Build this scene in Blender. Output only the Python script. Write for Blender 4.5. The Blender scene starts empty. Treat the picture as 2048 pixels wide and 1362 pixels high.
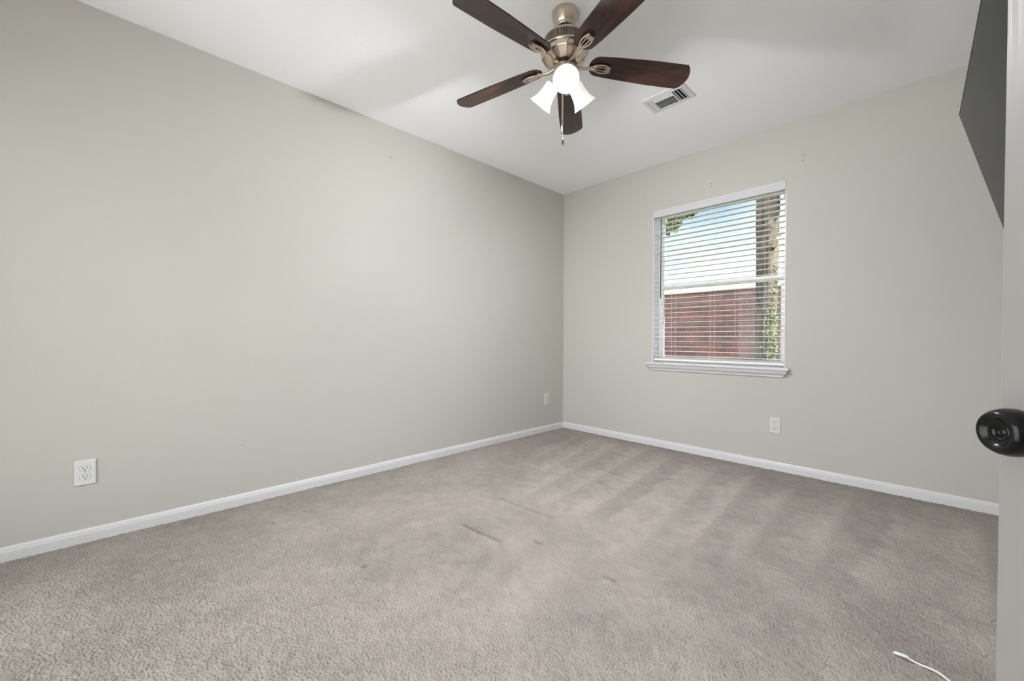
import bpy, math, random
import numpy as np
from mathutils import Vector, Matrix
random.seed(7); rng = np.random.default_rng(11)
sc = bpy.context.scene
COL = sc.collection
PI = math.pi

# ------------------------------------------------------------ camera
H = 2.44; XL = -2.668; YB = 3.354; XR = 0.56; YF = -0.95
F = 807.96; YAW = 0.79832; PIT = 0.0126; CY = 687.41; ROLL = 0.00286; EYE = 0.9332
fw = Vector((-math.sin(YAW)*math.cos(PIT), math.cos(YAW)*math.cos(PIT), -math.sin(PIT)))
rt = Vector((math.cos(YAW), math.sin(YAW), 0)); up = rt.cross(fw)
rt, up = rt*math.cos(ROLL)+up*math.sin(ROLL), up*math.cos(ROLL)-rt*math.sin(ROLL)
cam = bpy.data.objects.new('camera', bpy.data.cameras.new('camera')); COL.objects.link(cam)
m = Matrix((rt, up, -fw)).transposed().to_4x4(); m.translation = (0, 0, EYE)
cam.matrix_world = m
cam.data.sensor_width = 36; cam.data.lens = F/2048*36
cam.data.shift_y = (CY-681)/2048; cam.data.clip_start = 0.02
sc.camera = cam

# ------------------------------------------------------------ view, sky, sun
vs = sc.view_settings
vs.view_transform = 'Standard'; vs.look = 'None'; vs.gamma = 1; vs.use_curve_mapping = False
vs.exposure = 0.88
SKY = 0.165; SUN = 17.5; SHADE = 0.30; BULBE = 8.0; HALL_FILL = 11.0; LAMP = 50.0; BACK_FILL = 4.8
w = bpy.data.worlds.new('sky'); sc.world = w; w.use_nodes = True
nt = w.node_tree; N = nt.nodes; L = nt.links; N.clear()
sky = N.new('ShaderNodeTexSky'); sky.sky_type = 'NISHITA'; sky.sun_disc = False
sky.sun_elevation = math.radians(48); sky.sun_rotation = math.radians(100)
tc = N.new('ShaderNodeTexCoord'); mp = N.new('ShaderNodeMapping'); mp.inputs['Scale'].default_value = (1, 1, 2.6)
cn = N.new('ShaderNodeTexNoise'); cn.inputs['Scale'].default_value = 2.2; cn.inputs['Detail'].default_value = 7
cr = N.new('ShaderNodeValToRGB'); cr.color_ramp.elements[0].position = .40; cr.color_ramp.elements[1].position = .62
mx = N.new('ShaderNodeMix'); mx.data_type = 'RGBA'
mul = N.new('ShaderNodeVectorMath'); mul.operation = 'SCALE'; mul.inputs[3].default_value = SKY
bg = N.new('ShaderNodeBackground'); wo = N.new('ShaderNodeOutputWorld')
L.new(tc.outputs['Generated'], mp.inputs[0]); L.new(mp.outputs[0], cn.inputs['Vector']); L.new(cn.outputs['Fac'], cr.inputs[0])
L.new(sky.outputs[0], mul.inputs[0]); L.new(cr.outputs[0], mx.inputs[0]); L.new(mul.outputs[0], mx.inputs[6])
mx.inputs[7].default_value = (.65, .65, .665, 1)
# the half of the sky behind the house is brightened as added fill light
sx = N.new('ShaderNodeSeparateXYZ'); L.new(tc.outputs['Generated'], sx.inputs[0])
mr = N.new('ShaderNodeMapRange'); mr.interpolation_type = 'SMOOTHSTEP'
for q_, v_ in enumerate((.15, -.75, 1.0, BACK_FILL)): mr.inputs[q_+1].default_value = v_
fill_mix = N.new('ShaderNodeMapRange')
for q_, v_ in enumerate((.1, -.4, 0, 1)): fill_mix.inputs[q_+1].default_value = v_
mm = N.new('ShaderNodeMath'); mm.operation = 'MAXIMUM'
L.new(sx.outputs[1], fill_mix.inputs[0]); L.new(fill_mix.outputs[0], mm.inputs[0]); L.new(cr.outputs[0], mm.inputs[1]); L.new(mm.outputs[0], mx.inputs[0])
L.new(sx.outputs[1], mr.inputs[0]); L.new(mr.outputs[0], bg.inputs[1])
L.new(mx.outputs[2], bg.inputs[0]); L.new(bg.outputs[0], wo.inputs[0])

def light(name, kind, energy, loc, color=(1, 1, 1), parent=None, **kw):
    d = bpy.data.lights.new(name, kind); d.energy = energy; d.color = color
    for k, v in kw.items(): setattr(d, k, v)
    o = bpy.data.objects.new(name, d); COL.objects.link(o); o.location = loc
    if parent: o.parent = parent
    return o
sun = light('sun', 'SUN', SUN, (3, 2, 8), (1, .95, .86), angle=.009)
sun.rotation_euler = Vector((-.80, -.055, -.62)).to_track_quat('-Z', 'Y').to_euler()

# ------------------------------------------------------------ helpers
class MB:
    def __init__(s): s.v = []; s.f = []; s.sm = []
    def add(s, vs_, fs, smooth=False):
        b = len(s.v); s.v += [tuple(p) for p in vs_]
        for f in fs: s.f.append(tuple(b+i for i in f)); s.sm.append(smooth)
        return s
    def box(s, x0, x1, y0, y1, z0, z1, M=None):
        P = [Vector((x, y, z)) for x in (x0, x1) for y in (y0, y1) for z in (z0, z1)]
        if M: P = [M @ p for p in P]
        return s.add(P, [(0, 1, 3, 2), (4, 6, 7, 5), (0, 4, 5, 1), (2, 3, 7, 6), (0, 2, 6, 4), (1, 5, 7, 3)])
    def loft(s, rings, close=True, cap=True, smooth=True):
        n = len(rings[0]); b = []
        for r in rings: b += list(r)
        fs = []
        for i in range(len(rings)-1):
            for j in range(n if close else n-1):
                k = (j+1) % n
                fs.append((i*n+j, i*n+k, (i+1)*n+k, (i+1)*n+j))
        s.add(b, fs, smooth)
        if cap:
            s.add(rings[0], [tuple(range(n))][:1]); s.f[-1] = s.f[-1][::-1]
            s.add(rings[-1], [tuple(range(n))])
        return s
    def lathe(s, prof, n=48, M=None, smooth=True, cap=False):
        rings = []
        for r, z in prof:
            R_ = [Vector((r*math.cos(2*PI*i/n), r*math.sin(2*PI*i/n), z)) for i in range(n)]
            rings.append([M @ p for p in R_] if M else R_)
        return s.loft(rings, True, cap, smooth)
    def tube(s, pts, r, n=10, cap=True):
        pts = [Vector(p) for p in pts]; rings = []
        rs = r if isinstance(r, (list, tuple)) else [r]*len(pts)
        ref = None
        for i, p in enumerate(pts):
            t = (pts[min(i+1, len(pts)-1)]-pts[max(i-1, 0)]).normalized()
            if ref is None: ref = t.orthogonal().normalized()
            ref = (ref-t*ref.dot(t)).normalized(); b = t.cross(ref)
            rings.append([p+(ref*math.cos(2*PI*j/n)+b*math.sin(2*PI*j/n))*rs[i] for j in range(n)])
        return s.loft(rings, True, cap, True)
    def prism(s, poly, z0, z1, M=None, smooth=False):
        a = [Vector((x, y, z0)) for x, y in poly]; b = [Vector((x, y, z1)) for x, y in poly]
        if M: a = [M @ p for p in a]; b = [M @ p for p in b]
        return s.loft([a, b], True, True, smooth)
    def build(s, name, mat, parent=None, bevel=0, seg=2, auto=True):
        me = bpy.data.meshes.new(name); me.from_pydata(s.v, [], s.f); me.update()
        import bmesh
        bm = bmesh.new(); bm.from_mesh(me)
        bmesh.ops.recalc_face_normals(bm, faces=bm.faces); bm.to_mesh(me); bm.free()
        if any(s.sm): me.polygons.foreach_set('use_smooth', s.sm)
        me.materials.append(mat)
        o = bpy.data.objects.new(name, me); COL.objects.link(o)
        if parent is not None: o.parent = parent
        if bevel:
            md = o.modifiers.new('bevel', 'BEVEL'); md.width = bevel; md.segments = seg; md.limit_method = 'ANGLE'
        return o
def tag(o, label=None, cat=None, group=None, kind=None):
    for k, v in (('label', label), ('category', cat), ('group', group), ('kind', kind)):
        if v: o[k] = v
    return o
def empty(name, loc, rz=0, **kw):
    o = bpy.data.objects.new(name, None); COL.objects.link(o); o.location = loc; o.rotation_euler = (0, 0, rz)
    o.empty_display_size = .1
    return tag(o, **kw)
def copy_tree(o, parent=None):
    c = o.copy(); COL.objects.link(c); c.parent = parent
    for ch in [q for q in COL.objects if q.parent == o]: copy_tree(ch, c)
    return c

# ------------------------------------------------------------ materials
def mat(name, col=(.8, .8, .8), rough=.5, metal=0, spec=.5, fn=None, **inp):
    mt = bpy.data.materials.new(name); mt.use_nodes = True
    b = mt.node_tree.nodes['Principled BSDF']
    b.inputs['Base Color'].default_value = (*col, 1); b.inputs['Roughness'].default_value = rough
    b.inputs['Metallic'].default_value = metal; b.inputs['Specular IOR Level'].default_value = spec
    for k, v in inp.items(): b.inputs[k.replace('_', ' ')].default_value = v
    if fn: fn(mt.node_tree, b)
    return mt
def noise_bump(scale, dist, strength=1, detail=3, stretch=(1, 1, 1)):
    def fn(t, b):
        c = t.nodes.new('ShaderNodeTexCoord'); mpn = t.nodes.new('ShaderNodeMapping'); mpn.inputs['Scale'].default_value = stretch
        n = t.nodes.new('ShaderNodeTexNoise'); n.inputs['Scale'].default_value = scale; n.inputs['Detail'].default_value = detail
        bp = t.nodes.new('ShaderNodeBump'); bp.inputs['Distance'].default_value = dist; bp.inputs['Strength'].default_value = strength
        t.links.new(c.outputs['Object'], mpn.inputs[0]); t.links.new(mpn.outputs[0], n.inputs['Vector'])
        t.links.new(n.outputs['Fac'], bp.inputs['Height']); t.links.new(bp.outputs[0], b.inputs['Normal'])
    return fn
def noise_mix(c1, c2, scale, lo=.35, hi=.65, stretch=(1, 1, 1), detail=6, bump=0, rough=None, distort=0):
    def fn(t, b):
        c = t.nodes.new('ShaderNodeTexCoord'); mpn = t.nodes.new('ShaderNodeMapping'); mpn.inputs['Scale'].default_value = stretch
        n = t.nodes.new('ShaderNodeTexNoise'); n.inputs['Scale'].default_value = scale; n.inputs['Detail'].default_value = detail
        n.inputs['Distortion'].default_value = distort
        r = t.nodes.new('ShaderNodeValToRGB'); r.color_ramp.elements[0].position = lo; r.color_ramp.elements[1].position = hi
        r.color_ramp.elements[0].color = (*c1, 1); r.color_ramp.elements[1].color = (*c2, 1)
        t.links.new(c.outputs['Object'], mpn.inputs[0]); t.links.new(mpn.outputs[0], n.inputs['Vector'])
        t.links.new(n.outputs['Fac'], r.inputs[0]); t.links.new(r.outputs[0], b.inputs['Base Color'])
        if bump:
            bp = t.nodes.new('ShaderNodeBump'); bp.inputs['Distance'].default_value = bump
            t.links.new(n.outputs['Fac'], bp.inputs['Height']); t.links.new(bp.outputs[0], b.inputs['Normal'])
    return fn
WALL = mat('wall_paint', (.535, .514, .470), .75, spec=.25, fn=noise_bump(140, .0012, .35))
CEIL = mat('ceiling_paint', (.95, .95, .965), .85, spec=.2, fn=noise_bump(90, .002, .38, 4))
TRIM = mat('white_trim', (.69, .685, .685), .35, spec=.4)
VINYL = mat('window_vinyl', (.92, .92, .92), .3, spec=.4)
SLAT = mat('blind_slat', (.90, .89, .88), .45, spec=.3)
VAL = mat('blind_valance', (.62, .615, .625), .5, spec=.3)
CORD = mat('blind_cord', (.80, .78, .74), .8)
WAND = mat('wand_grey', (.10, .10, .11), .3)
NICKEL = mat('brushed_nickel', (.58, .49, .415), .28, 1)
DARKN = mat('dark_metal', (.035, .03, .028), .4, .5)
BLACK = mat('black', (.008, .008, .008), .6)
PLATE = mat('outlet_plastic', (.71, .71, .70), .3)
PLATE2 = mat('aged_outlet_plastic', (.64, .635, .605), .35)
SLOT = mat('slot_dark', (.03, .028, .025), .6)
KNOB = mat('oil_black_knob', (.005, .005, .005), .22, .0, spec=.28)
DOORM = mat('door_paint', (.27, .256, .245), .4, spec=.35, fn=noise_bump(60, .0015, .6, 4, (1, 6, .06)))
WOOD = mat('walnut_blade', (.06, .025, .014), .30, spec=.5,
           fn=noise_mix((.011, .005, .0035), (.056, .022, .012), 7, .3, .72, (1, 7, 3), 7, distort=.6))
SCREEN = mat('tv_screen', (.014, .015, .016), .10, spec=.028)
BEZEL = mat('tv_bezel', (.014, .014, .014), .85, spec=.02)
CABLE = mat('white_cable', (.82, .78, .72), .45)
PLUG = mat('cable_end', (.80, .82, .84), .25)

def glass_mat():
    mt = bpy.data.materials.new('window_glass'); mt.use_nodes = True; t = mt.node_tree; t.nodes.clear()
    o = t.nodes.new('ShaderNodeOutputMaterial'); tr = t.nodes.new('ShaderNodeBsdfTransparent'); gl = t.nodes.new('ShaderNodeBsdfGlossy')
    gl.inputs['Roughness'].default_value = .01; tr.inputs[0].default_value = (.94, .96, .96, 1)
    fr = t.nodes.new('ShaderNodeFresnel'); fr.inputs[0].default_value = 1.25; mxs = t.nodes.new('ShaderNodeMixShader')
    t.links.new(fr.outputs[0], mxs.inputs[0]); t.links.new(tr.outputs[0], mxs.inputs[1]); t.links.new(gl.outputs[0], mxs.inputs[2])
    t.links.new(mxs.outputs[0], o.inputs[0]); return mt
GLASS = glass_mat()
SHADEM = mat('lamp_shade_glass', (.92, .90, .86), .35, Emission_Color=(1, .97, .92, 1), Emission_Strength=SHADE)
BULB = mat('lamp_bulb', (1, 1, 1), .3, Emission_Color=(.98, .985, 1, 1), Emission_Strength=BULBE)

CRESCENT = mat('shadow_crescent', (.05, .035, .033), .6)  # dark ring standing in for the shadowed crescent inside the lamp shade
def carpet_mat():
    def fn(t, b):
        a = t.nodes.new('ShaderNodeAttribute'); a.attribute_name = 'nap_shade'
        r = t.nodes.new('ShaderNodeValToRGB'); e = r.color_ramp.elements
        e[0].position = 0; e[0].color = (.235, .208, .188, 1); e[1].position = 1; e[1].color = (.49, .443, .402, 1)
        c = t.nodes.new('ShaderNodeTexCoord')
        n = t.nodes.new('ShaderNodeTexNoise'); n.inputs['Scale'].default_value = 420; n.inputs['Detail'].default_value = 2
        mxr = t.nodes.new('ShaderNodeMix'); mxr.data_type = 'RGBA'; mxr.blend_type = 'MULTIPLY'; mxr.inputs[0].default_value = 1
        r2 = t.nodes.new('ShaderNodeValToRGB'); q = r2.color_ramp.elements
        q[0].position = .3; q[0].color = (.80, .79, .78, 1); q[1].position = .7; q[1].color = (1, 1, 1, 1)
        bp = t.nodes.new('ShaderNodeBump'); bp.inputs['Distance'].default_value = .0015; bp.inputs['Strength'].default_value = .6
        t.links.new(a.outputs['Fac'], r.inputs[0]); t.links.new(c.outputs['Object'], n.inputs['Vector'])
        t.links.new(n.outputs['Fac'], r2.inputs[0]); t.links.new(r.outputs[0], mxr.inputs[6]); t.links.new(r2.outputs[0], mxr.inputs[7])
        t.links.new(mxr.outputs[2], b.inputs['Base Color']); t.links.new(n.outputs['Fac'], bp.inputs['Height'])
        t.links.new(bp.outputs[0], b.inputs['Normal'])
    return mat('cut_pile_carpet', (.45, .4, .36), .95, spec=.1, fn=fn)
CARPET = carpet_mat()

# ------------------------------------------------------------ room shell
T = .15
def struct(o): o['kind'] = 'structure'; return o
WX0, WX1, WZ0, WZ1 = -1.676, -.697, .727, 2.043
b = MB()
b.box(XL-T, WX0, YB, YB+T, -.30, H); b.box(WX1, XR+T, YB, YB+T, -.30, H)
b.box(WX0, WX1, YB, YB+T, -.05, WZ0); b.box(WX0, WX1, YB, YB+T, WZ1, H)
wall_back = struct(b.build('wall_back', WALL))
wall_left = struct(MB().box(XL-T, XL, YF-T, YB, -.30, H).build('wall_left', WALL))
DY0, DY1, DZ = -.66, .16, 2.06          # door opening in the right wall, beside the camera
b = MB().box(XR, XR+T, DY1, YB, -.30, H); b.box(XR, XR+T, YF, DY0, -.30, H); b.box(XR, XR+T, DY0, DY1, DZ, H)
struct(b.build('wall_right', WALL))
AX0, AX1, AZ0, AZ1 = -2.40, .20, .02, 2.12      # unseen glazed opening, added behind the camera for fill light
b = MB().box(XL, AX0, YF-T, YF, -.30, H); b.box(AX1, XR+T, YF-T, YF, -.30, H); b.box(AX0, AX1, YF-T, YF, -.30, AZ0); b.box(AX0, AX1, YF-T, YF, AZ1, H)
struct(b.build('wall_front', WALL))
struct(MB().box(XL-T, XR+T, YF-T, YB+T, H, H+.12).build('ceiling', CEIL))
# hall outside the door
struct(MB().box(XR+T, 2.0, YF-T, 1.2, -.17, -.001).build('floor_hall', CARPET))
b = MB().box(2.0, 2.1, YF-T, 1.2, -.30, H); b.box(XR+T, 2.0, 1.2, 1.3, -.30, H); b.box(XR+T, 2.0, YF-2*T, YF-T, -.30, H)
struct(b.build('wall_hall', WALL))
struct(MB().box(XR+T, 2.1, YF-2*T, 1.3, H, H+.12).build('ceiling_hall', CEIL))
light('hall_fill_light', 'AREA', HALL_FILL, (1.35, -.2, H-.03), (.97, .98, 1), shape='DISK', size=.8)  # soft area light without a fixture, added to fill the room

# ------------------------------------------------------------ carpet as displaced pile
STEP = .0026
nx = int((XR-XL)/STEP)+1; ny = int((YB-YF)/STEP)+1
xs = np.linspace(XL, XR, nx); ys = np.linspace(YF, YB, ny)
X, Y = np.meshgrid(xs, ys)
kx = np.fft.fftfreq(nx, d=xs[1]-xs[0])[None, :]; ky = np.fft.fftfreq(ny, d=ys[1]-ys[0])[:, None]
k = np.sqrt(kx**2+ky**2)
WN = np.fft.fft2(rng.standard_normal((ny, nx)))
def filt(resp):
    a = np.real(np.fft.ifft2(WN*resp)); return a/a.std()
tuft = filt(np.exp(-((k-92)/52)**2))
mid = filt(np.exp(-(k/14)**2)); low = filt(np.exp(-(k/2.2)**2)); mid2 = filt(np.exp(-((k-22)/12)**2))
z = .0021*np.where(tuft > 0, .45*np.tanh(tuft), np.clip(tuft, -2.8, 0)*1.25)+.0007*mid2+.0010*low
nap_shade = .50+.05*mid+.045*low
def seg(x0, y0, x1, y1, wl, wr, amp, fade=.25, wob=.010):
    dx, dy = x1-x0, y1-y0; Ls = math.hypot(dx, dy); ux, uy = dx/Ls, dy/Ls
    s = (X-x0)*ux+(Y-y0)*uy; d = (X-x0)*uy-(Y-y0)*ux+wob*mid
    prof = np.where(d > 0, np.exp(-(d/wr)**2), np.exp(-(d/wl)**2))
    e = np.clip(s/fade, 0, 1)*np.clip((Ls-s)/fade, 0, 1)
    return amp*prof*e
for a in [(-.74, 1.75, -.83, 3.25, .10, .02, .26), (-.33, 1.9, -.31, 3.2, .12, .025, .22), (-.17, 1.85, -.08, 3.0, .025, .14, .22),
          (.15, 1.7, .165, 3.2, .12, .03, .26), (-1.62, 1.5, -1.93, 3.33, .10, .02, .22), (-.90, 1.5, -1.07, 3.2, .12, .03, .22),
          (-1.25, 1.6, -1.42, 3.25, .1, .02, .24), (-1.10, 1.65, -1.24, 3.2, .02, .08, .16), (-1.48, 1.6, -1.66, 3.3, .09, .02, .22),
          (-1.82, 1.9, -2.12, 3.3, .09, .02, .2), (-.56, 1.7, -.58, 3.2, .09, .02, .18), (-2.1, 2.2, -2.35, 3.3, .05, .02, .12),
          (-.05, 1.2, -.30, 1.9, .1, .03, .10), (-.9, .7, -1.1, 1.5, .12, .05, .10), (-1.9, .6, -2.0, 1.6, .16, .06, .10),
          (-1.5, .2, -1.75, 1.3, .1, .05, .08), (.30, 1.3, .36, 3.0, .06, .1, -.10)]:
    nap_shade += 1.35*seg(*a)
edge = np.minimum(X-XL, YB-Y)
nap_shade -= .16*np.exp(-(np.clip(edge, 0, None)/.10)**2)  # carpet tone darker towards the left and back walls
for (x0, y0, x1, y1, wd, dep) in [(-1.732, 1.600, -1.344, 1.622, .010, .010), (-1.702, 2.247, -1.382, 2.225, .009, .006), (-1.728, 2.493, -1.30, 2.42, .008, .004),
                                  (-1.30, 2.42, -1.242, 2.41, .012, .006), (-1.632, 1.244, -1.34, 1.258, .012, .007), (-1.26, 1.374, -1.204, 1.38, .014, .007),
                                  (-.884, 1.364, -.817, 1.372, .014, .007), (-1.62, .72, -1.585, .725, .014, .006)]:
    g = seg(x0, y0, x1, y1, wd, wd, 1, .015, .002)
    z -= 1.15*dep*g; nap_shade -= .42*g  # shade in the dents is darkened into the carpet colour too
    z += .3*dep*seg(x0, y0-.03, x1, y1-.03, .015, .015, 1, .03, .002); nap_shade += .10*seg(x0, y0-.03, x1, y1-.03, .02, .02, 1, .03, .002)
nap_shade = np.clip(nap_shade, 0, 1)
co = np.stack([X, Y, z], -1).reshape(-1, 3).astype(np.float32)
i = np.arange((ny-1)*(nx-1)); r_, c_ = i//(nx-1), i % (nx-1); a0 = r_*nx+c_
quads = np.stack([a0, a0+1, a0+nx+1, a0+nx], -1).astype(np.int32)
me = bpy.data.meshes.new('floor'); me.vertices.add(nx*ny); me.vertices.foreach_set('co', co.ravel())
me.loops.add(quads.size); me.loops.foreach_set('vertex_index', quads.ravel())
me.polygons.add(len(quads)); me.polygons.foreach_set('loop_start', np.arange(0, quads.size, 4, dtype=np.int32))
me.update(calc_edges=True); me.polygons.foreach_set('use_smooth', np.ones(len(quads), bool))
at = me.attributes.new('nap_shade', 'FLOAT', 'POINT'); at.data.foreach_set('value', nap_shade.ravel().astype(np.float32))
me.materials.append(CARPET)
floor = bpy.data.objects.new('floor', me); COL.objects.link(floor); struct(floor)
# carpet carries on through the doorway
struct(MB().box(XR, XR+T, DY0, DY1, -.05, -.001).build('floor_threshold', CARPET))

# ------------------------------------------------------------ baseboards
BH = .061
prof = [(0, -.02), (.012, -.02), (.012, .040), (.0105, .0425), (.0105, .046), (.0085, .048), (.0085, .052), (.004, BH-.001), (0, BH)]
def board(name, p0, p1, inward, m0=0, m1=0):
    p0 = Vector(p0); p1 = Vector(p1); d = (p1-p0).normalized(); n = Vector(inward)
    r0 = [p0+n*a+d*a*m0+Vector((0, 0, h)) for a, h in prof]; r1 = [p1+n*a-d*a*m1+Vector((0, 0, h)) for a, h in prof]
    return struct(MB().loft([r0, r1], True, True, False).build(name, TRIM))
board('baseboard_left', (XL, YF, 0), (XL, YB, 0), (1, 0, 0), 1, 1)
board('baseboard_back', (XL, YB, 0), (XR, YB, 0), (0, -1, 0), 1, 1)
board('baseboard_right', (XR, DY1+.07, 0), (XR, YB, 0), (-1, 0, 0), 0, 1)
board('baseboard_front', (XL, YF, 0), (AX0, YF, 0), (0, 1, 0), 1, 0)

# ------------------------------------------------------------ marks on the walls
for x, zz in [(-1.757, 2.188), (-1.757, 2.144), (-1.196, 2.157), (-1.196, 2.136), (-.600, 2.192), (-.602, 2.154)]:
    M = Matrix.Translation((x, YB, zz)) @ Matrix.Rotation(PI/2, 4, 'X')
    MB().lathe([(.0001, .0006), (.0026, .0006), (.0034, 0)], 12, M).build('screw_hole', SLOT, wall_back)
def scuff(loc, ang, ln, wd, m_):
    M = Matrix.Translation(loc) @ Matrix.Rotation(PI/2, 4, 'Y') @ Matrix.Rotation(ang, 4, 'Z')
    pts = [(ln*math.cos(t*PI/6)*(.8+.2*((t*7) % 3)/2), wd*math.sin(t*PI/6)) for t in range(12)]
    MB().prism(pts, -.0005, .0006, M).build('scuff_mark', m_, wall_left)
SCUFF = mat('scuff', (.12, .115, .10), .7); SCUFF2 = mat('faint_scuff', (.38, .36, .31), .7)
scuff((XL, 1.395, 2.215), 1.2, .007, .0025, SCUFF); scuff((XL, 1.861, 2.219), 1.3, .0075, .002, SCUFF)
scuff((XL, .494, .333), .3, .008, .003, SCUFF2)
M = Matrix.Translation((-2.481, YB, .175)) @ Matrix.Rotation(PI/2, 4, 'X')
MB().lathe([(.0001, .0006), (.009, .0005), (.012, 0)], 14, M).build('scuff_mark', mat('faint_spot', (.50, .48, .43), .8), wall_back)

# ------------------------------------------------------------ window
win = empty('window_1', (0, 0, 0)); win['kind'] = 'structure'
GY = YB+.125
b = MB(); t_ = .004
b.box(WX0, WX0+t_, YB+.001, YB+T, WZ0, WZ1); b.box(WX1-t_, WX1, YB+.001, YB+T, WZ0, WZ1); b.box(WX0, WX1, YB+.001, YB+T, WZ1-t_, WZ1)
b.box(WX0, WX1, YB+.001, YB+T, WZ0, WZ0+.006)
b.build('window_jamb', VINYL, win)
def rect(b, x0, x1, z0, z1, wd, y0, y1):
    b.box(x0, x0+wd, y0, y1, z0, z1); b.box(x1-wd, x1, y0, y1, z0, z1); b.box(x0+wd, x1-wd, y0, y1, z0, z0+wd); b.box(x0+wd, x1-wd, y0, y1, z1-wd, z1)
b = MB(); rect(b, WX0+t_, WX1-t_, WZ0+.006, WZ1-t_, .016, GY-.018, GY+.025); b.build('window_frame', VINYL, win, .002)
ZM = 1.385
b = MB(); rect(b, WX0+.021, WX1-.021, ZM-.018, WZ1-.026, .020, GY+.004, GY+.022); up_ = b.build('upper_sash', VINYL, win, .0015)
b = MB(); rect(b, WX0+.021, WX1-.021, WZ0+.022, ZM+.020, .026, GY-.020, GY+.002)
lo_ = b.build('lower_sash', VINYL, win, .002)
MB().box(WX0+.045, WX1-.045, GY+.010, GY+.013, ZM, WZ1-.045).build('pane', GLASS, up_)
MB().box(WX0+.050, WX1-.050, GY-.012, GY-.009, WZ0+.052, ZM-.004).build('pane', GLASS, lo_)
fill_win = empty('fill_window', (0, 0, 0)); fill_win['kind'] = 'structure'  # unseen window, added so sky light evens out the room
b = MB(); rect(b, AX0, AX1, AZ0, AZ1, .035, YF-.12, YF-.07); b.box((AX0+AX1)/2-.02, (AX0+AX1)/2+.02, YF-.12, YF-.07, AZ0, AZ1); b.build('window_frame', VINYL, fill_win)
MB().box(AX0+.03, AX1-.03, YF-.10, YF-.097, AZ0+.03, AZ1-.03).build('pane', GLASS, fill_win)
# stool with mitred moulding below
sp = [(0, .731), (.048, .731), (.050, .727), (.050, .720), (.047, .715), (.040, .712), (.037, .703), (.030, .690), (.019, .680), (.014, .674), (.014, .667), (0, .667)]
def sill_ring(f):  # path: wall left end -> front left -> front right -> wall right end
    return f
SX0, SX1 = -1.716, -.662
rings = [[Vector((SX0+(.050-a), YB+.0, h)) for a, h in sp], [Vector((SX0+(.050-a), YB-a, h)) for a, h in sp],
         [Vector((SX1-(.050-a), YB-a, h)) for a, h in sp], [Vector((SX1-(.050-a), YB+.0, h)) for a, h in sp]]
MB().loft(rings, True, True, False).build('window_sill', TRIM, win)

# ------------------------------------------------------------ blind
bl = empty('window_blind', ((WX0+WX1)/2, YB+.03, WZ1), label='white faux wood slatted blind, open, hanging in the window', cat='blind')
bx, by, bz = (WX0+WX1)/2, YB+.03, WZ1
O = Matrix.Translation((-bx, -by, -bz))
def lb(b): b.v = [(p[0]-bx, p[1]-by, p[2]-bz) for p in b.v]; return b
bx0, bx1 = WX0+.010, WX1-.008
vp = [(-.004, 1.985), (.0, 1.983), (.0, 2.037), (-.006, 2.037), (-.006, 2.031), (-.004, 2.026), (-.004, 1.994), (-.006, 1.990)]
b = MB().loft([[Vector((x, YB-.002+a, h)) for a, h in vp] for x in (WX0+.002, WX1-.002)], True, True, False)
b.box(WX0+.002, WX0+.006, YB, YB+.03, 1.985, 2.037); b.box(WX1-.006, WX1-.002, YB, YB+.03, 1.985, 2.037)
lb(b).build('valance', VAL, bl)
lb(MB().box(bx0, bx1, YB+.008, YB+.060, 1.993, 2.037)).build('head_rail', SLAT, bl)
b = MB(); zs = []
zz = .790; PITCH = .0408
while zz < 1.985: zs.append(zz); zz += PITCH
for q, zc in enumerate(zs):
    tl = math.radians(random.uniform(-3, 3)+2); w_ = .0245; rr = []
    for x in (bx0, bx0+(bx1-bx0)*.33, bx0+(bx1-bx0)*.66, bx1):
        sag = random.uniform(-.0012, .0012) if x not in (bx0,) else 0
        ring = []
        for a, c_h in ((-1, 0), (-.5, .0012), (0, .0016), (.5, .0012), (1, 0)):
            ring.append((a*w_, c_h+.0013))
        for a, c_h in ((1, 0), (.5, .0012), (0, .0016), (-.5, .0012), (-1, 0)):
            ring.append((a*w_, c_h-.0013))
        rr.append([Vector((x, YB+.034+a*math.cos(tl)-c*math.sin(tl), zc+sag+a*math.sin(tl)+c*math.cos(tl))) for a, c in ring])
    b.loft(rr, True, True, False)
lb(b).build('slats', SLAT, bl)
lb(MB().box(bx0, bx1, YB+.010, YB+.058, .748, .764)).build('bottom_rail', SLAT, bl, .002)
def xat(px_frac): return px_frac
for x in (-1.51, -1.198, -.824):
    for yy in (YB+.0075, YB+.0605):
        lb(MB().tube([(x+(.012 if yy > YB+.02 else 0), yy, .762), (x+(.012 if yy > YB+.02 else 0), yy, 1.993)], .0011, 6)).build('ladder_cord', CORD, bl)
lb(MB().tube([(-1.013, YB+.004, .96), (-1.014, YB+.004, 1.4), (-1.013, YB+.006, 1.99)], .0009, 6)).build('lift_cord', CORD, bl)
wd = lb(MB().tube([(-1.605, YB-.002, 1.295), (-1.6055, YB-.002, 1.285), (-1.605, YB-.002, 1.97), (-1.605, YB+.008, 1.992)], [.0045, .0045, .0038, .003], 6)).build('tilt_wand', WAND, bl)

# ------------------------------------------------------------ ceiling fan
FX, FY = -1.185, 1.49
fan = empty('ceiling_fan', (FX, FY, H), label='brushed nickel ceiling fan with five dark walnut blades and three lit bell shades', cat='ceiling fan')
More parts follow.
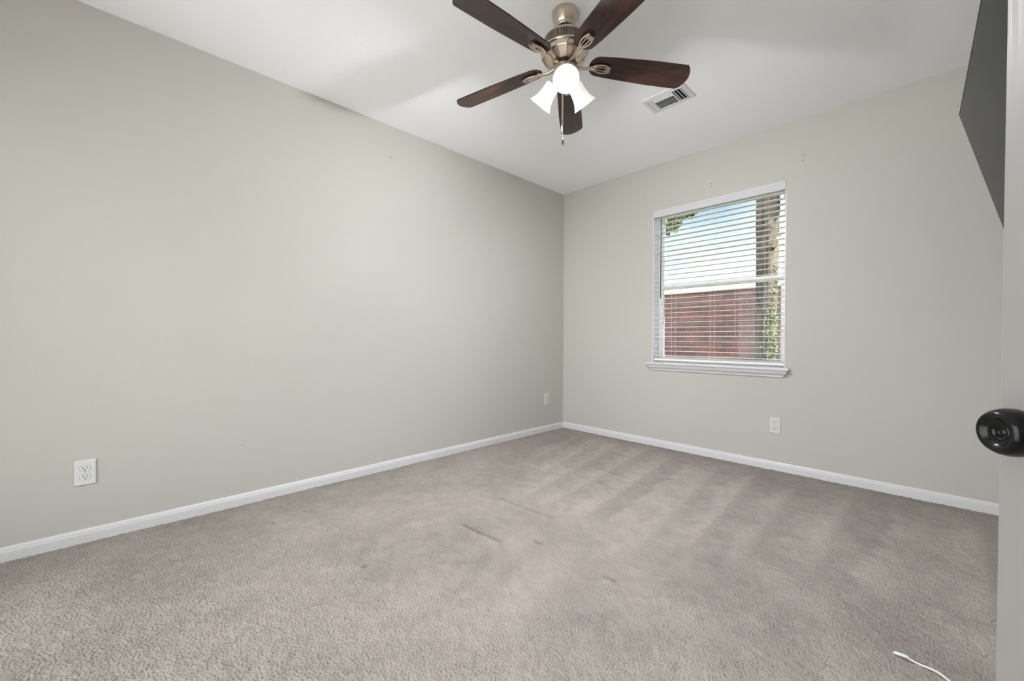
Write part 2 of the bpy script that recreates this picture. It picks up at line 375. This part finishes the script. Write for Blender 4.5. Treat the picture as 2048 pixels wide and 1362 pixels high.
# canopy (local z is measured down from the ceiling)
MB().lathe([(.0, -.0005), (.060, -.0005), (.0615, -.004), (.0615, -.010), (.0590, -.022), (.0545, -.036), (.0490, -.050), (.0450, -.058), (.0435, -.060), (.0435, -.066), (.0415, -.071), (.0300, -.073), (.024, -.066), (.0, -.066)], 56).build('canopy', NICKEL, fan)
MB().lathe([(.0, -.060), (.0225, -.066), (.021, -.074), (.013, -.080), (.013, -.098), (.022, -.101), (.022, -.110), (0, -.110)], 32).build('downrod', DARKN, fan)
mo = MB().lathe([(.0, -.106), (.034, -.106), (.062, -.108), (.080, -.112), (.091, -.119), (.0965, -.128), (.097, -.133)], 72)
mo.lathe([(.0975, -.174), (.104, -.176), (.110, -.179), (.111, -.185), (.106, -.189), (.102, -.193), (.103, -.198), (.1035, -.204), (.100, -.212), (.088, -.221), (.070, -.231), (.056, -.235), (.0, -.235)], 72)
motor = mo.build('motor_housing', NICKEL, fan)
MB().lathe([(.086, -.1332), (.086, -.1738)], 60).build('vent_backing', BLACK, motor)
b = MB()
nf = 88
for q in range(nf):
    M = Matrix.Rotation(2*PI*q/nf, 4, 'Z'); b.box(.0875, .0970, -.0011, .0011, -.1745, -.132, M)
b.lathe([(.097, -.133), (.086, -.133)], 60); b.lathe([(.0975, -.174), (.086, -.174)], 60)
b.build('vent_fin_ring', NICKEL, motor)
# five raised cast panels between the blade irons
for q in range(5):
    A = math.radians(50.5+36+72*q); M = Matrix.Rotation(A, 4, 'Z')
    pts = [(-.030, -.192, .109), (.030, -.192, .109), (.023, -.214, .103), (-.023, -.214, .103), (-.017, -.240, .062), (.017, -.240, .062)]
    V = [M @ Vector((r, a, h)) for a, h, r in pts] + [M @ Vector((r-.03, a, h+.004)) for a, h, r in pts]
    MB().add(V, [(0, 1, 2, 3), (3, 2, 5, 4), (0, 3, 9, 6), (3, 4, 10, 9), (1, 7, 8, 2), (2, 8, 11, 5), (0, 6, 7, 1), (4, 5, 11, 10)]).build('motor_panel', NICKEL, motor, .004, 3)
MB().lathe([(0, -.230), (.040, -.230), (.044, -.234), (.044, -.250), (.036, -.254), (0, -.254)], 48).build('flywheel', DARKN, fan)
sw = MB().lathe([(0, -.246), (.047, -.246), (.050, -.252), (.050, -.287), (.047, -.294), (.036, -.304), (.022, -.312), (.010, -.316), (.008, -.324), (0, -.325)], 48).build('switch_housing', NICKEL, fan)
for q in range(8):
    A = 2*PI*q/8+.2
    M = Matrix.Rotation(A, 4, 'Z') @ Matrix.Translation((.0495, 0, -.258)) @ Matrix.Rotation(PI/2, 4, 'Y')
    MB().lathe([(0, .0035), (.002, .003), (.003, .001), (.003, 0)], 10, M).build('screw', NICKEL, sw)
# blades
BZ = -.226
def blade_proto():
    out = []
    r0, r1 = .118, .603; n = 14
    def wdt(r): return .050+.0145*min(1, (r-r0)/.30)
    left = []; 
    for q in range(n+1):               # root half-ellipse from right to left edge
        a = -PI/2-PI*q/n
        out.append((r0+.045+.045*math.cos(a), .050*math.sin(a)))
    # left edge (+y) outward
    L_ = [(r, wdt(r)) for r in (.22, .30, .40, .50, .565)]
    L_ = [(r, wdt(r)) for r in (.22, .30, .40, .50, .570)]
    R_ = [(r, -wdt(r)) for r in (.575, .50, .40, .30, .22)]
    tip = []
    for q in range(13):
        y = .0645-.129*q/12; tip.append((r1-.026*(y/.0645)**2-(.004 if q in (0, 12) else 0), y*(1 if 0 < q < 12 else .985)))
    return out+L_+tip+R_
M_p = Matrix.Rotation(math.radians(2.7), 4, 'Y') @ Matrix.Rotation(math.radians(-12.5), 4, 'X')      # right-hand edge up, seen looking outwards
poly = blade_proto()
bb = MB(); bb.prism(poly, -.003, .003, Matrix.Translation((0, 0, BZ)) @ M_p)
blade = bb.build('blade', WOOD, fan, .0012)
BL = Matrix.Translation((0, 0, BZ)) @ M_p
ov = [(.177+.047*math.cos(t*PI/12), .023*math.sin(t*PI/12)) for t in range(24)]
MB().prism(ov, -.0060, -.003, BL).build('iron_shadow', mat('iron_shadow_brown', (.03, .013, .008), .4), blade)  # dark oval drawn as the shadow behind the blade iron
b = MB()
def oval(cx, a, bw, r, zc, m0=0, m1=24, nn=24):
    pts = [BL @ Vector((cx+a*math.cos(2*PI*t/nn)*(1), bw*math.sin(2*PI*t/nn), zc)) for t in range(m0, m1+1)]
    b.tube(pts, r, 8)
b_pts = []
for sgn in (-1, 1):
    b.tube([BL @ Vector((.133+.084*t, sgn*.0200*math.sin(PI*min(1, .08+t*.78))**.8, -.012)) for t in np.linspace(0, 1, 14)], .0042, 8)
    b.tube([BL @ Vector((.133+.082*t, sgn*.0075*math.sin(PI*min(1, .05+t*.80))**.8, -.0125)) for t in np.linspace(0, 1, 14)], .0032, 8)
cap = [(.199+.018*math.cos(a), .0175*math.sin(a)) for a in np.linspace(-PI/2, PI/2, 12)]+[(.194, .0175), (.194, -.0175)]
b.prism(cap, -.0165, -.0062, BL)
b.prism([(.124, -.010), (.139, -.012), (.145, 0), (.139, .012), (.124, .010)], -.0165, -.0062, BL)
c0 = BL @ Vector((.127, 0, -.012))
arm_pts = [Vector((.036, 0, -.242)), Vector((.058, 0, -.246)), Vector((.080, 0, -.251)), Vector((.104, 0, -.248)), c0, BL @ Vector((.142, 0, -.012))]
for off in (-.0035, .0035):
    b.tube([p+Vector((0, off*1.15, 0)) for p in arm_pts], [.0062, .0062, .0058, .0054, .005, .004], 8)
b.build('blade_iron', NICKEL, blade)
blades = [blade]
for q in range(1, 5): blades.append(copy_tree(blade, fan))
for q, bo in enumerate(blades): bo.rotation_euler = (0, 0, math.radians(52.0+72*q))
# light kit
CAMAZ = math.atan2(-FY, -FX)
arm_base = -.325
def shade(az, first=None):
    if first: s = copy_tree(first, fan)
    else:
        s = MB()
        tilt = math.radians(38)      # below horizontal... axis direction in the local xz plane
        ax = Vector((math.cos(math.radians(47)), 0, -math.sin(math.radians(47))))
        Mz = Matrix.Translation((.040, 0, -.290)) @ ax.to_track_quat('Z', 'Y').to_matrix().to_4x4()
        prof_o = [(.020, .024), (.030, .026), (.0335, .034), (.0345, .055), (.037, .078), (.042, .100), (.050, .118), (.0575, .130)]
        prof_i = [(r-.003, h) for r, h in prof_o[::-1]]
        s.lathe(prof_o+prof_i, 48, Mz); so = s.build('lamp_shade', SHADEM, fan)
        MB().lathe([(0, 0), (.010, 0), (.010, .018), (.022, .022), (.027, .026), (.027, .040), (.024, .041), (0, .041)], 32, Mz).build('lamp_socket', NICKEL, so)
        MB().lathe([(.0001, .100), (.012, .098), (.022, .090), (.0265, .078), (.022, .064), (.013, .055), (.012, .041)], 28, Mz).build('bulb', BULB, so)
        MB().lathe([(.018, .0575), (.0315, .0575), (.0315, .060), (.018, .060)], 40, Mz).build('shadow_crescent', CRESCENT, so)
        light('lamp_light', 'POINT', LAMP, Mz @ Vector((0, 0, .092)), (.955, .985, 1.045), so, shadow_soft_size=.035)
        s = so
    s.rotation_euler = (0, 0, az); return s
s0 = shade(CAMAZ+math.radians(3))
shade(CAMAZ+math.radians(130), s0); shade(CAMAZ+math.radians(-117), s0)
for (dx, dy, zb, kind) in ((-.012, .004, -.60, 0), (-.020, .008, -.535, 1)):
    p0 = Vector((dx, dy, -.330)); b = MB(); b.tube([p0, Vector((dx, dy, zb+.03))], .0014, 6)
    nb = int((p0.z-(zb+.03))/.006)
    for q in range(nb):
        M = Matrix.Translation((dx, dy, p0.z-q*.006)); b.lathe([(.0001, .002), (.002, .001), (.002, -.001), (.0001, -.002)], 6, M)
    ch = b.build('pull_chain', NICKEL, fan)
    MB().lathe([(0, .032), (.0025, .030), (.0042, .020), (.0048, .008), (.003, .001), (0, 0)], 14, Matrix.Translation((dx, dy, zb))).build('chain_fob', DARKN if kind == 0 else CORD, ch)

# ------------------------------------------------------------ ceiling vent
vx0, vx1, vy0, vy1 = -1.284, -1.010, 2.384, 2.570
vc = ((vx0+vx1)/2, (vy0+vy1)/2)
vent = empty('ceiling_vent', (vc[0], vc[1], H), label='small white louvred air vent in the ceiling beyond the fan', cat='vent')
hx, hy = (vx1-vx0)/2, (vy1-vy0)/2
b = MB(); ix, iy = hx-.030, hy-.024
# sloped flange ring
ro = [(-hx, -hy), (hx, -hy), (hx, hy), (-hx, hy)]; ri = [(-ix, -iy), (ix, -iy), (ix, iy), (-ix, iy)]
V = [Vector((x, y, 0)) for x, y in ro]+[Vector((x*.985, y*.98, -.004)) for x, y in ro]+[Vector((x*1.02, y*1.02, -.011)) for x, y in ri]+[Vector((x, y, -.011)) for x, y in ri]+[Vector((x, y, -.001)) for x, y in ri]
fs = []
for l in range(4):
    for q in range(4): fs.append((l*4+q, l*4+(q+1) % 4, l*4+4+(q+1) % 4, l*4+4+q))
b.add(V, fs); b.build('vent_frame', TRIM, vent)
MB().box(-ix, ix, -iy, iy, -.0015, -.0005).build('vent_backing', BLACK, vent)
def louvre(b, x0, x1, y0, y1, along, n, tilt, wd=.013):
    for q in range(n):
        t = (q+.5)/n
        if along == 'x':
            M = Matrix.Translation(((x0+x1)/2, y0+(y1-y0)*t, -.0065)) @ Matrix.Rotation(tilt, 4, 'X'); b.box(-(x1-x0)/2, (x1-x0)/2, -wd/2, wd/2, -.0005, .0005, M)
        else:
            M = Matrix.Translation((x0+(x1-x0)*t, (y0+y1)/2, -.0065)) @ Matrix.Rotation(tilt, 4, 'Y'); b.box(-wd/2, wd/2, -(y1-y0)/2, (y1-y0)/2, -.0005, .0005, M)
xa, xb = -.077, .045
b = MB(); louvre(b, xa, xb, -iy, -.028, 'x', 3, math.radians(-28), .017)
louvre(b, -ix, xa-.004, -iy, iy, 'y', 3, math.radians(-18), .017)
b.box(xa-.004, xa, -iy, iy, -.012, -.001); b.box(xb, xb+.006, -iy, iy, -.012, -.001); b.box(xa, xb, -.030, -.026, -.012, -.001)
b.build('closed_louvres', TRIM, vent)
b = MB(); louvre(b, xa, xb, -.026, iy, 'x', 7, math.radians(42), .0075); b.build('open_louvres', TRIM, vent)
b = MB(); louvre(b, xb+.006, ix, -iy, iy, 'y', 3, math.radians(35), .011); b.build('side_louvres', TRIM, vent)
for sx in (-1, 1):
    MB().lathe([(0, -.0125), (.003, -.012), (.004, -.010), (.004, -.006)], 12, Matrix.Translation((sx*(hx-.014), sx*.0+(-.06 if sx < 0 else .06)*.9, 0))).build('screw', TRIM, vent)

# ------------------------------------------------------------ outlets (local: x right, z up, -y out of the wall)
def outlet(loc, rz, label, m_plate):
    o = empty('power_outlet', loc, rz, label=label, cat='outlet', group=None)
    b = MB()
    w1, h1 = .0345, .0565
    r1 = [(-w1, -h1), (w1, -h1), (w1, h1), (-w1, h1)]
    V = [Vector((x, 0, z_)) for x, z_ in r1]+[Vector((x, -.003, z_)) for x, z_ in r1]+[Vector((x*.93, -.0065, z_*.955)) for x, z_ in r1]
    fs = [(0, 1, 5, 4), (1, 2, 6, 5), (2, 3, 7, 6), (3, 0, 4, 7), (4, 5, 9, 8), (5, 6, 10, 9), (6, 7, 11, 10), (7, 4, 8, 11), (8, 9, 10, 11), (3, 2, 1, 0)]
    b.add(V, fs); b.build('plate', m_plate, o, .0008)
    for sgn in (-1, 1):
        pts = [(.0172*max(-1, min(1, 1.12*math.cos(a))), .0142*max(-.92, min(.92, 1.1*math.sin(a)))) for a in np.linspace(0, 2*PI, 32, endpoint=False)]
        M = Matrix.Translation((0, 0, sgn*.0195)) @ Matrix.Rotation(PI/2, 4, 'X')
        MB().prism([(x*1.06, y*1.07) for x, y in pts], .0060, .0067, M).build('receptacle_gap', mat_gap, o)
        rc = MB().prism(pts, .006, .0078, M).build('receptacle', m_plate, o, .0006)
        for dx, hh in ((-.0064, .0042), (.0064, .0034)):
            MB().box(dx-.0013, dx+.0013, -.0082, -.006, sgn*.0195+.003-hh, sgn*.0195+.003+hh).build('slot', SLOT, rc)
        MB().lathe([(.0001, .0082), (.0026, .0082), (.0026, .006)], 12, Matrix.Translation((0, 0, sgn*.0195-.0075)) @ Matrix.Rotation(PI/2, 4, 'X')).build('slot', SLOT, rc)
    MB().lathe([(.0001, .0078), (.002, .0074), (.0028, .0062)], 12, Matrix.Rotation(PI/2, 4, 'X')).build('screw', m_plate, o)
    return o
mat_gap = mat('outlet_gap', (.30, .30, .29), .6)
outlet((XL, -.112, .319), PI/2, 'bright white duplex outlet low on the long left wall, nearest the camera', PLATE)
outlet((XL, 3.091, .323), PI/2, 'off-white duplex outlet close to the room corner on the long wall', PLATE2)
outlet((-.748, YB, .320), 0, 'white duplex outlet on the wall below the window', PLATE2)

# ------------------------------------------------------------ television
a_ = Vector((-.0137, 1, -.006)).normalized()
dn = Vector((.161, 0, -.643)); dn = (dn-a_*dn.dot(a_)).normalized(); nn = dn.cross(a_)   # check: must face the room
if nn.x > 0: nn = -nn
TVW, TVH = 1.23, .71
corner = Vector((.098, 3.0, 2.052)); cen = corner-a_*TVW/2+dn*TVH/2
tv = empty('television', cen, label='black flat television mounted high on the right wall, tilted down', cat='television')
Mt = Matrix((a_, -dn, nn)).transposed().to_4x4()      # local x along, y up, z out of the screen
tv.matrix_world = Matrix.Translation(cen) @ Mt
MB().box(-TVW/2, TVW/2, -TVH/2, TVH/2, -.035, -.001).build('casing', BEZEL, tv, .003)
MB().box(-TVW/2+.010, TVW/2-.014, -TVH/2+.016, TVH/2-.012, -.002, .0004).build('screen', SCREEN, tv)
inv = tv.matrix_world.inverted()
wp = Vector((XR, cen.y, cen.z)); b = MB()
b.box(XR-.02, XR, cen.y-.12, cen.y+.12, cen.z-.2, cen.z+.2)
back = cen-nn*.035
b.tube([(XR-.015, cen.y-.05, cen.z), (XR-.12, cen.y+.16, cen.z), back], .016, 10)
b.box(-.2, .2, -.2, .2, -.045, -.033, tv.matrix_world)
b.v = [tuple(inv @ Vector(p)) for p in b.v]; b.build('wall_mount', BEZEL, tv)

# ------------------------------------------------------------ open door beside the camera
nD = Vector((-.80, -.60, 0)); eD = Vector((-.60, .80, 0)); E = Vector((.064, .777, 0))
DW, DH, DT = .76, 2.03, .035
door = empty('door_1', E-eD*DW); door['kind'] = 'structure'
Md = Matrix((eD, -nD, Vector((0, 0, 1)))).transposed().to_4x4()   # local x toward latch edge, y into the leaf (away from camera), z up
door.matrix_world = Matrix.Translation(E-eD*DW) @ Md
b = MB(); b.box(0, DW, .004, DT-.004, .012, DH)
st = .105
cols = [(0, st), (DW/2-.05, DW/2+.05), (DW-st, DW)]; rows = [(.012, .24), (.86, 1.02), (1.62, 1.72), (DH-.11, DH)]
for fy0, fy1 in ((0, .005), (DT-.005, DT)):
    for x0, x1 in cols: b.box(x0, x1, fy0, fy1, .012, DH)
    for z0, z1 in rows:
        b.box(st, DW/2-.05, fy0, fy1, z0, z1); b.box(DW/2+.05, DW-st, fy0, fy1, z0, z1)
    for x0, x1 in ((st+.03, DW/2-.08), (DW/2+.08, DW-st-.03)):
        for q in range(3): b.box(x0, x1, fy0+.001, fy1-.001, rows[q][1]+.03, rows[q+1][0]-.03)
b.build('door_leaf', DOORM, door, .0012)
KX, KZ = DW-.063, .832
def knob(sgn):
    M = Matrix.Translation((KX, 0 if sgn < 0 else DT, KZ)) @ Matrix.Rotation(PI/2 if sgn < 0 else -PI/2, 4, 'X')
    prof_k = [(.0325, 0), (.0325, .004), (.029, .008), (.014, .010), (.0115, .014), (.0115, .022), (.016, .027), (.024, .033), (.0275, .041), (.0275, .049), (.0255, .056), (.0225, .0605),
              (.0205, .0615), (.0175, .0605), (.0145, .0575), (.0105, .0548), (.0098, .0560), (.0080, .0565), (.0078, .0545), (.0045, .0545), (.0042, .0560), (.0022, .0560), (.0018, .0545), (0, .0545)]
    return MB().lathe([(r*.95, h) for r, h in prof_k], 64, M).build('door_knob', KNOB, door)
knob(-1); knob(1)
MB().box(DW-.001, DW+.0015, .006, DT-.006, KZ-.028, KZ+.028).build('latch_plate', KNOB, door)
for zc in (.25, 1.05, 1.8):
    b = MB().tube([(-.006, -.004, zc-.045), (-.006, -.004, zc+.045)], .006, 10); b.box(-.004, .03, -.0012, .001, zc-.045, zc+.045); b.build('hinge', KNOB, door)
b = MB(); 
b.box(XR-.012, XR+T+.012, DY1-.0, DY1+.018, 0, DZ-.001); b.box(XR-.012, XR+T+.012, DY0-.018, DY0, 0, DZ-.001)
b.box(XR-.014, XR, DY1+.004, DY1+.066, 0, DZ+.06); b.box(XR-.014, XR, DY0-.066, DY0-.004, 0, DZ+.06); b.box(XR-.014, XR, DY0-.066, DY1+.066, DZ, DZ+.06)
struct(b.build('trim_1', TRIM))

# ------------------------------------------------------------ cable on the carpet
pts = [(-.052, 1.637), (-.030, 1.640), (.007, 1.636), (.038, 1.622), (.068, 1.607), (.14, 1.56), (.24, 1.53), (.36, 1.55)]
def smooth(pts, n=8):
    P = [Vector((*p, 0)) for p in pts]; P = [P[0]]+P+[P[-1]]; out = []
    for q in range(1, len(P)-2):
        for s in range(n):
            t = s/n; a, b_, c, d = P[q-1:q+3]
            out.append(.5*((2*b_)+(c-a)*t+(2*a-5*b_+4*c-d)*t*t+(3*b_-a-3*c+d)*t**3))
    return out+[P[-2]]
cable = MB().tube([p+Vector((0, 0, .006+.003*math.sin(q*.35))) for q, p in enumerate(smooth(pts))], .0026, 8).build('cable', CABLE)
tag(cable, 'thin white cable lying loose on the carpet near the door', 'cable')
MB().tube([(-.058, 1.6365, .0085), (-.050, 1.6375, .009), (-.030, 1.640, .009), (-.026, 1.6402, .008)], [.0036, .0046, .0044, .003], 10).build('cable_end', PLUG, cable)

# ------------------------------------------------------------ outside
def brick_fn(t, b):
    c = t.nodes.new('ShaderNodeTexCoord'); mpn = t.nodes.new('ShaderNodeMapping')
    mpn.inputs['Rotation'].default_value = (PI/2, 0, 0)
    br = t.nodes.new('ShaderNodeTexBrick'); br.inputs['Scale'].default_value = 1
    br.inputs['Brick Width'].default_value = .215; br.inputs['Row Height'].default_value = .078; br.inputs['Mortar Size'].default_value = .006
    br.inputs['Color1'].default_value = (.125, .055, .045, 1); br.inputs['Color2'].default_value = (.075, .044, .048, 1); br.inputs['Mortar'].default_value = (.15, .12, .11, 1)
    br.inputs['Bias'].default_value = -.1
    n = t.nodes.new('ShaderNodeTexNoise'); n.inputs['Scale'].default_value = 3; n.inputs['Detail'].default_value = 5
    r = t.nodes.new('ShaderNodeValToRGB'); r.color_ramp.elements[0].position = .35; r.color_ramp.elements[1].position = .7
    r.color_ramp.elements[0].color = (.75, .75, .8, 1); r.color_ramp.elements[1].color = (1.25, 1.15, 1.15, 1)
    mxr = t.nodes.new('ShaderNodeMix'); mxr.data_type = 'RGBA'; mxr.blend_type = 'MULTIPLY'; mxr.inputs[0].default_value = 1
    t.links.new(c.outputs['Object'], mpn.inputs[0]); t.links.new(mpn.outputs[0], br.inputs['Vector']); t.links.new(c.outputs['Object'], n.inputs['Vector'])
    t.links.new(n.outputs['Fac'], r.inputs[0]); t.links.new(br.outputs['Color'], mxr.inputs[6]); t.links.new(r.outputs[0], mxr.inputs[7]); t.links.new(mxr.outputs[2], b.inputs['Base Color'])
BRICK = mat('red_brick', rough=.85, fn=brick_fn)
house = empty('neighbouring_house', (-3.2, 8, -.25), label='red brick side wall of the neighbouring house seen through the blind', cat='house')
MB().box(-7, 7, 0, .25, 0, 2.08).build('brick_wall', BRICK, house)
MB().box(-7.1, 7.1, -.04, .35, 2.08, 2.20).build('eave_trim', mat('eave_white', (.80, .78, .76), .5), house, .004)
struct(MB().box(-20, 14, -20, 30, -.40, -.25).build('ground', mat('lawn', (.07, .10, .03), .9, fn=noise_mix((.05, .08, .02), (.12, .14, .05), 6))))
struct(MB().box(-8, 6, -9, YF-T-.01, -.26, -.06).build('bounce_slab', mat('pale_bounce_slab', (.60, .60, .60), .9, fn=noise_bump(30, .002))))  # unseen pale slab added to bounce sunlight up to the ceiling
LEAF = mat('leaf_green', (.07, .12, .03), .5, fn=noise_mix((.03, .06, .015), (.16, .20, .05), 9))
IVY = mat('ivy_green', (.20, .28, .06), .5, fn=noise_mix((.03, .06, .012), (.20, .23, .07), 14))
BARK = mat('bark', (.13, .10, .075), .9, fn=noise_mix((.012, .010, .008), (.085, .064, .047), 16, .35, .65, (1, 1, .16), 8, bump=.02))
def leaves(b, centre_fn, n, size):
    for _ in range(n):
        p, s = centre_fn(); d = Vector([random.gauss(0, 1) for _ in range(3)]).normalized(); e = d.orthogonal().normalized()
        e = (Matrix.Rotation(random.uniform(0, 6.28), 3, d) @ e); f = d.cross(e); s *= size*random.uniform(.7, 1.3)
        b.add([p-e*s, p+f*s*.5+d*s*.12, p+e*s*1.1, p-f*s*.5+d*s*.12], [(0, 1, 2, 3)])
tree = empty('tree', (-1.43, 6.0, -.25), label='brown tree trunk with green ivy on its sunlit side, just outside the window', cat='tree')
rings = []; nr = 26; base = Vector((-1.43, 6, -.25))
for q in range(40):
    hgt = q/39*4.4; cx_ = -.022+.012*max(0, hgt-2.0)/1.2; r = .104+.008*hgt+.07*math.exp(-hgt*3)
    rings.append([Vector((cx_+(r+.006*math.sin(5*a+q*.35)+.004*random.uniform(-1, 1))*math.cos(a), (r+.006*math.sin(5*a+q*.35))*math.sin(a), hgt)) for a in [2*PI*j/nr for j in range(nr)]])
MB().loft(rings).build('trunk', BARK, tree)
b = MB(); b.tube([(.08, -.08, 2.35), (.13, -.13, 2.42), (.16, -.15, 2.50)], [.034, .030, .026], 12); b.build('branch_stub', mat('cut_wood', (.25, .19, .10), .8), tree)
b = MB()
def ivy_c():
    hgt = random.uniform(.2, 2.12); a = random.gauss(-.62, .30)
    if random.random() < .25: a = random.uniform(-1.8, .5); hgt = random.uniform(.2, 1.5)
    r = .108+random.uniform(0, .020); return Vector((-.022+r*math.cos(a), r*math.sin(a), hgt)), 1
leaves(b, ivy_c, 2200, .015); b.build('ivy', IVY, tree)
b = MB()
def crown_c():
    c = random.choice([(0, 0, 4.9, .9), (-.8, .2, 4.6, .7), (.8, .3, 4.9, .8), (.1, -.6, 5.3, .8), (1.5, .3, 4.8, .7), (2.2, .2, 5.0, .7)]); d = Vector([random.gauss(0, 1) for _ in range(3)]).normalized()*c[3]*random.random()**.4
    return Vector(c[:3])+d, 1
leaves(b, crown_c, 5000, .07); b.build('crown', LEAF, tree)
t2 = empty('tree', (-5.3, 9.6, -.25), label='dark leafy tree beyond the neighbouring wall, at the upper left of the window', cat='tree')
MB().tube([(0, 0, 0), (.1, 0, 2), (.0, .1, 4.5)], [.16, .12, .06], 12).build('trunk', BARK, t2)
b = MB()
def c2():
    c = random.choice([(0, 0, 4.6, .75), (.85, 0, 4.10, .40), (-.8, .2, 4.4, .8), (-.3, 0, 5.3, .8), (.4, .1, 4.75, .6), (1.35, .0, 4.26, .24), (-.3, .3, 3.8, .5)]); d = Vector([random.gauss(0, 1) for _ in range(3)]).normalized()*c[3]*random.random()**.4
    return Vector(c[:3])+d, 1
leaves(b, c2, 4200, .06); b.build('crown', LEAF, t2)
